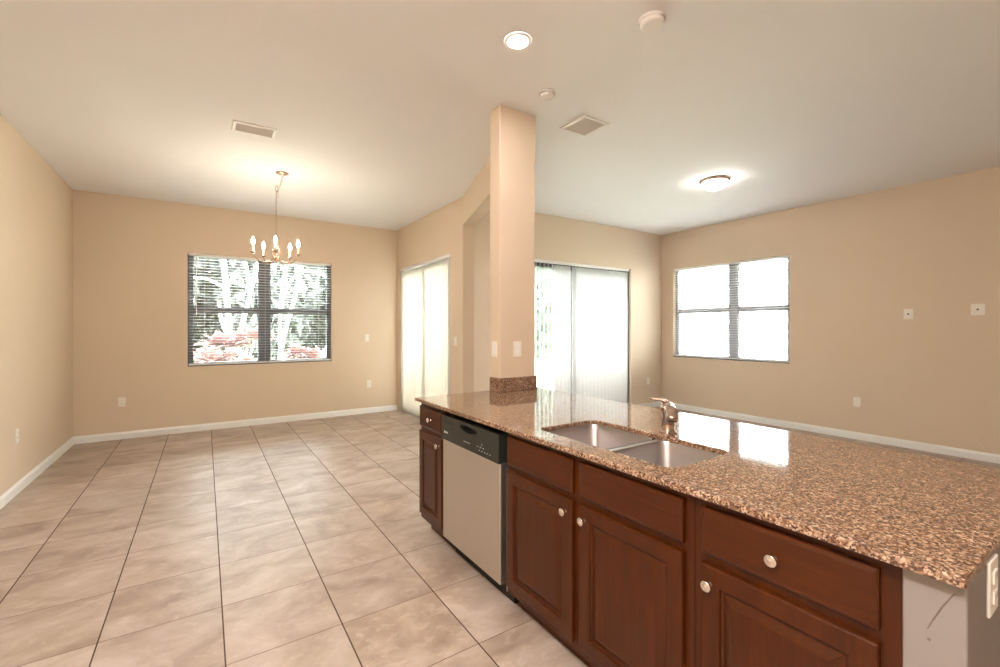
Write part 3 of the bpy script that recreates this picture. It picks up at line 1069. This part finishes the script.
kn.tube([(0.010, 0.004, 0.76), (0.018, 0.004, 0.72), (0.016, 0.004, 0.675)], 0.0022, 6)
kn.build('cord_loop', M['brass'], ch, smooth=True)
# turned centre stem
MB().lathe([(0.0, 0.300), (0.006, 0.296), (0.008, 0.280), (0.016, 0.262), (0.009, 0.245), (0.008, 0.20), (0.014, 0.175), (0.020, 0.155), (0.011, 0.132), (0.008, 0.09), (0.010, 0.06), (0.024, 0.045), (0.028, 0.028), (0.019, 0.010), (0.008, 0.0), (0.011, -0.012), (0.007, -0.024), (0.0, -0.03)], seg=20).build('stem', M['brass'], ch, smooth=True)
VA = -YAW + 0.466     # camera right direction angle in the plan
for k in range(5):
    a = VA + R(-20 + 72 * k)
    u = Vector((math.cos(a), math.sin(a), 0))
    arm = MB()
    pp = [(0.018, 0.030), (0.06, -0.005), (0.11, -0.022), (0.165, -0.012), (0.205, 0.022), (0.222, 0.062)]
    arm.tube([u * r + Vector((0, 0, z)) for r, z in pp], 0.0048, 10)
    # upper scroll
    pp2 = [(0.012, 0.170), (0.035, 0.135), (0.045, 0.085), (0.035, 0.045), (0.02, 0.03)]
    arm.tube([u * r + Vector((0, 0, z)) for r, z in pp2], 0.003, 8)
    ao = arm.build('arm', M['brass'], ch, smooth=True)
    c = u * 0.222
    MB().lathe([(0.0, 0.058), (0.008, 0.060), (0.022, 0.068), (0.027, 0.076), (0.026, 0.078), (0.012, 0.074), (0.011, 0.082), (0.0, 0.082)], (c.x, c.y, 0), seg=20).build('drip_cup', M['brass'], ao, smooth=True)
    MB().lathe([(0.0105, 0.079), (0.0105, 0.148), (0.008, 0.151), (0.0, 0.151)], (c.x, c.y, 0), seg=16).build('candle_sleeve', M['candle'], ao, smooth=True)
    MB().lathe([(0.0, 0.150), (0.007, 0.152), (0.013, 0.166), (0.016, 0.180), (0.014, 0.196), (0.008, 0.214), (0.003, 0.226), (0.0, 0.230)], (c.x, c.y, 0), seg=16).build('bulb', M['bulb'], ao, smooth=True)
    point(ch, (c.x, c.y, 0.182), 2.9 * LAMP, (1, 0.87, 0.74), 0.017)

# ------------------------------------------------------------------ outside
struct(MB().box(-45, 60, BY + WT, 70, -0.32, -0.12).box(PX + WT, 60, PY + WT, BY + WT, -0.32, -0.12).box(RX + WT, 60, -30, PY + WT, -0.32, -0.12).build('ground', M['grass']))
struct(MB().box(PX + WT, RX + WT, PY + WT, BY + 0.6, -0.119, -0.02).build('patio_slab', M['patio']))

def leaf_cloud(n, spread, size, rnd, shell=0.6):
    m = MB(); b = m.b
    for _ in range(n):
        while True:
            v = Vector((rnd.uniform(-1, 1), rnd.uniform(-1, 1), rnd.uniform(-1, 1)))
            if shell < v.length < 1: break
        p = Vector((v.x * spread[0], v.y * spread[1], v.z * spread[2]))
        s = size * rnd.uniform(0.6, 1.3)
        q = Matrix.Rotation(rnd.uniform(0, 6.28), 3, 'Z') @ Matrix.Rotation(rnd.uniform(-1.5, 1.5), 3, 'Y') @ Matrix.Rotation(rnd.uniform(-1.4, 1.4), 3, 'X')
        pts = [(-s, 0, 0), (-s * 0.2, s * 0.42, s * 0.08), (s, 0, -s * 0.15), (-s * 0.2, -s * 0.42, s * 0.08)]
        b.faces.new([b.verts.new(p + q @ Vector(c)) for c in pts])
    return m

def strap_bush(x, y, h, n, mat, label, seed, w=0.05):
    rnd = random.Random(seed)
    root = empty('strap_leaf_bush', (x, y, -0.12))
    tag(root, label, 'bush')
    m = MB(); b = m.b
    heads = [(0, 0, h * 0.35)] + [(rnd.uniform(-1, 1) * h * 0.28, rnd.uniform(-1, 1) * h * 0.25, h * rnd.uniform(0.2, 0.75)) for _ in range(8)]
    for hx, hy, hz in heads:
        for _ in range(n):
            a = rnd.uniform(0, 2 * PI); el = rnd.uniform(0.2, 1.4)
            L = h * rnd.uniform(0.2, 0.32)
            u = Vector((math.cos(a), math.sin(a), 0)); s = Vector((-u.y, u.x, 0))
            rows = []
            for k in range(5):
                t = k / 4
                p = Vector((hx, hy, hz)) + u * (L * t * math.cos(el) + 0.1 * L * t * t) + Vector((0, 0, L * t * math.sin(el) - 0.35 * L * t * t))
                ww = w * (0.35 + 1.3 * t * (1 - t) * 2) * (1 if k < 4 else 0.05)
                rows.append((b.verts.new(p - s * ww), b.verts.new(p + Vector((0, 0, -ww * 0.3))), b.verts.new(p + s * ww)))
            for r0, r1 in zip(rows, rows[1:]):
                b.faces.new((r0[0], r0[1], r1[1], r1[0])); b.faces.new((r0[1], r0[2], r1[2], r1[1]))
    m.build('foliage', mat, root, smooth=True)
    st = MB()
    for hx, hy, hz in heads:
        st.tube([(hx * 0.2, hy * 0.2, 0), (hx * 0.7, hy * 0.7, hz * 0.5), (hx, hy, hz + 0.03)], 0.02, 6)
    st.build('stems', M['bark'], root)
    return root

def tree(x, y, paths, label, crown=None, seed=0, leafmat='leaf_grey', r0=0.12):
    rnd = random.Random(seed)
    root = empty('tree', (x, y, -0.12))
    tag(root, label, 'tree')
    for i, (pts, ra, rb) in enumerate(paths):
        n = len(pts)
        # smooth the path a little
        P_ = [Vector(p) for p in pts]
        Q = []
        for a, b in zip(P_, P_[1:]):
            Q += [a * (1 - t) + b * t for t in (0, 0.5)]
        Q.append(P_[-1])
        S = [Q[0]] + [(Q[k - 1] + Q[k] * 2 + Q[k + 1]) / 4 for k in range(1, len(Q) - 1)] + [Q[-1]]
        MB().tube(S, [ra + (rb - ra) * k / (len(S) - 1) for k in range(len(S))], 9).build('trunk' if i == 0 else 'branch', M['bark'], root, smooth=True)
    if crown:
        for (cx, cy, cz, sx, sy, sz, n) in crown:
            leaf_cloud(n, (sx, sy, sz), 0.14, rnd, 0.1).build('foliage', M[leafmat], root, loc=(cx, cy, cz))
    return root
# trees seen through the dining window
tree(0.60, 13.2, [([(0.03, 0, 0), (-0.06, 0, 1.1), (-0.13, 0, 2.2), (-0.20, 0, 3.3), (-0.35, 0, 5.0)], 0.07, 0.05),
                   ([(-0.15, 0, 2.5), (-0.5, 0.1, 2.75), (-1.0, 0.1, 2.78), (-1.7, 0.2, 2.7)], 0.03, 0.02),
                   ([(-0.05, 0, 1.2), (-0.28, 0, 1.7), (-0.30, 0, 2.2)], 0.045, 0.025)],
     'pale slender tree with an upright trunk seen through the left pane', None, 1)
tree(0.62, 14.3, [([(0, 0, 0), (0.15, 0, 1.2), (0.36, 0, 2.1), (0.62, 0, 3.3), (0.9, 0, 5.0)], 0.06, 0.04),
                   ([(0.42, 0, 2.5), (0.40, 0, 3.0), (0.22, 0, 3.9)], 0.05, 0.03),
                   ([(0.45, 0, 2.6), (0.2, 0, 2.78), (-0.1, 0, 2.8)], 0.035, 0.03)],
     'pale tree with a leaning forked trunk left of the window mullion', None, 2)
tree(1.98, 15.6, [([(0, 0, 0), (0.0, 0, 1.9), (0.02, 0, 2.5), (0.22, 0, 3.8), (0.4, 0, 5.2)], 0.04, 0.025),
                  ([(0.03, 0, 1.9), (0.12, 0, 2.6), (0.36, 0, 3.15), (0.72, 0, 3.4), (1.15, 0, 3.36), (1.55, 0, 3.15)], 0.04, 0.028)],
     'pale thin tree with an arching branch seen through the right pane', None, 3)
tree(1.72, 13.4, [([(-0.12, 0, 0), (0.08, 0, 1.4), (0.30, 0, 2.1), (0.52, 0, 3.2), (0.8, 0, 5.0)], 0.055, 0.035),
                  ([(0.45, 0, 2.8), (0.38, 0, 3.3), (0.30, 0, 4.0)], 0.045, 0.03)],
     'pale tree leaning right behind the arching branch', None, 4)
# red and pink bushes
strap_bush(-0.85, 10.0, 1.8, 60, M['leaf_rust'], 'rust coloured strap leaf bush at the left of the dining window', 11, 0.06)
strap_bush(0.5, 11.9, 1.9, 60, M['leaf_pink'], 'pink strap leaf bush behind the pale upright trunk', 12, 0.06)
strap_bush(0.85, 10.1, 1.15, 55, M['leaf_rust'], 'rust coloured bush just left of the window mullion', 13, 0.06)
strap_bush(2.0, 11.2, 1.3, 70, M['leaf_pink'], 'rounded pink strap leaf bush right of the window mullion', 14, 0.05)
strap_bush(-0.4, 8.4, 0.8, 60, M['leaf_lime'], 'pale green strap leaf plant closest to the dining window', 15, 0.06)
strap_bush(0.5, 8.9, 0.8, 60, M['leaf_lime'], 'pale green strap leaf plant below the pink bush', 16, 0.06)
# woods behind
rnd = random.Random(5)
side = ['left half', 'right half']
k = 0
for row, (yy, xs) in enumerate(((20.0, (-6.6, -2.2, 2.2, 6.6, 11.0)), (25.0, (-9.2, -4.6, 0.0, 4.6, 9.2, 13.8)))):
  for x in xs:
    y = yy + rnd.uniform(-0.2, 0.2)
    root = empty('dense_tree', (x, y, -0.12))
    tag(root, 'dense grey green tree in the woods behind the garden', 'tree', 'woods behind the dining window')
    leaf_cloud(7000, (2.0, 1.9, 4.2), 0.30, rnd, 0.2).build('foliage', M['leaf_grey'], root, loc=(0, 0, 4.4))
    MB().tube([(0, 0, 0), (0.1, 0, 2.5), (0, 0, 5)], [0.2, 0.16, 0.1], 8).build('trunk', M['bark'], root, smooth=True)
# green trees beyond the living room slider
for (x, y, s, lb) in ((10.0, 12.0, 1.7, 'green leafy tree seen through the open vanes of the living room door'),
                      (13.4, 15.6, 2.3, 'taller green leafy tree behind the first one outside the living room door')):
    root = empty('garden_tree', (x, y, -0.12))
    tag(root, lb, 'tree')
    leaf_cloud(7000, (s, s, s * 1.25), 0.14, rnd, 0.2).build('foliage', M['leaf_green'], root, loc=(0, 0, s * 1.5))
    MB().tube([(0, 0, 0), (0.05, 0, s * 0.8), (0, 0, s * 1.6)], [0.12, 0.09, 0.06], 8).build('trunk', M['bark'], root, smooth=True)
# neighbour's low white wall beyond the right window
nb = empty('garden_wall', (12.5, 4.0, -0.12))
tag(nb, 'low white wall with a coping outside the right window', 'garden wall')
MB().box(-0.1, 0.1, -6, 8, 0, 1.55).build('wall_body', M['render'], nb)
MB().box(-0.14, 0.14, -6, 8, 1.55, 1.62, 0.01).build('coping', M['render'], nb)
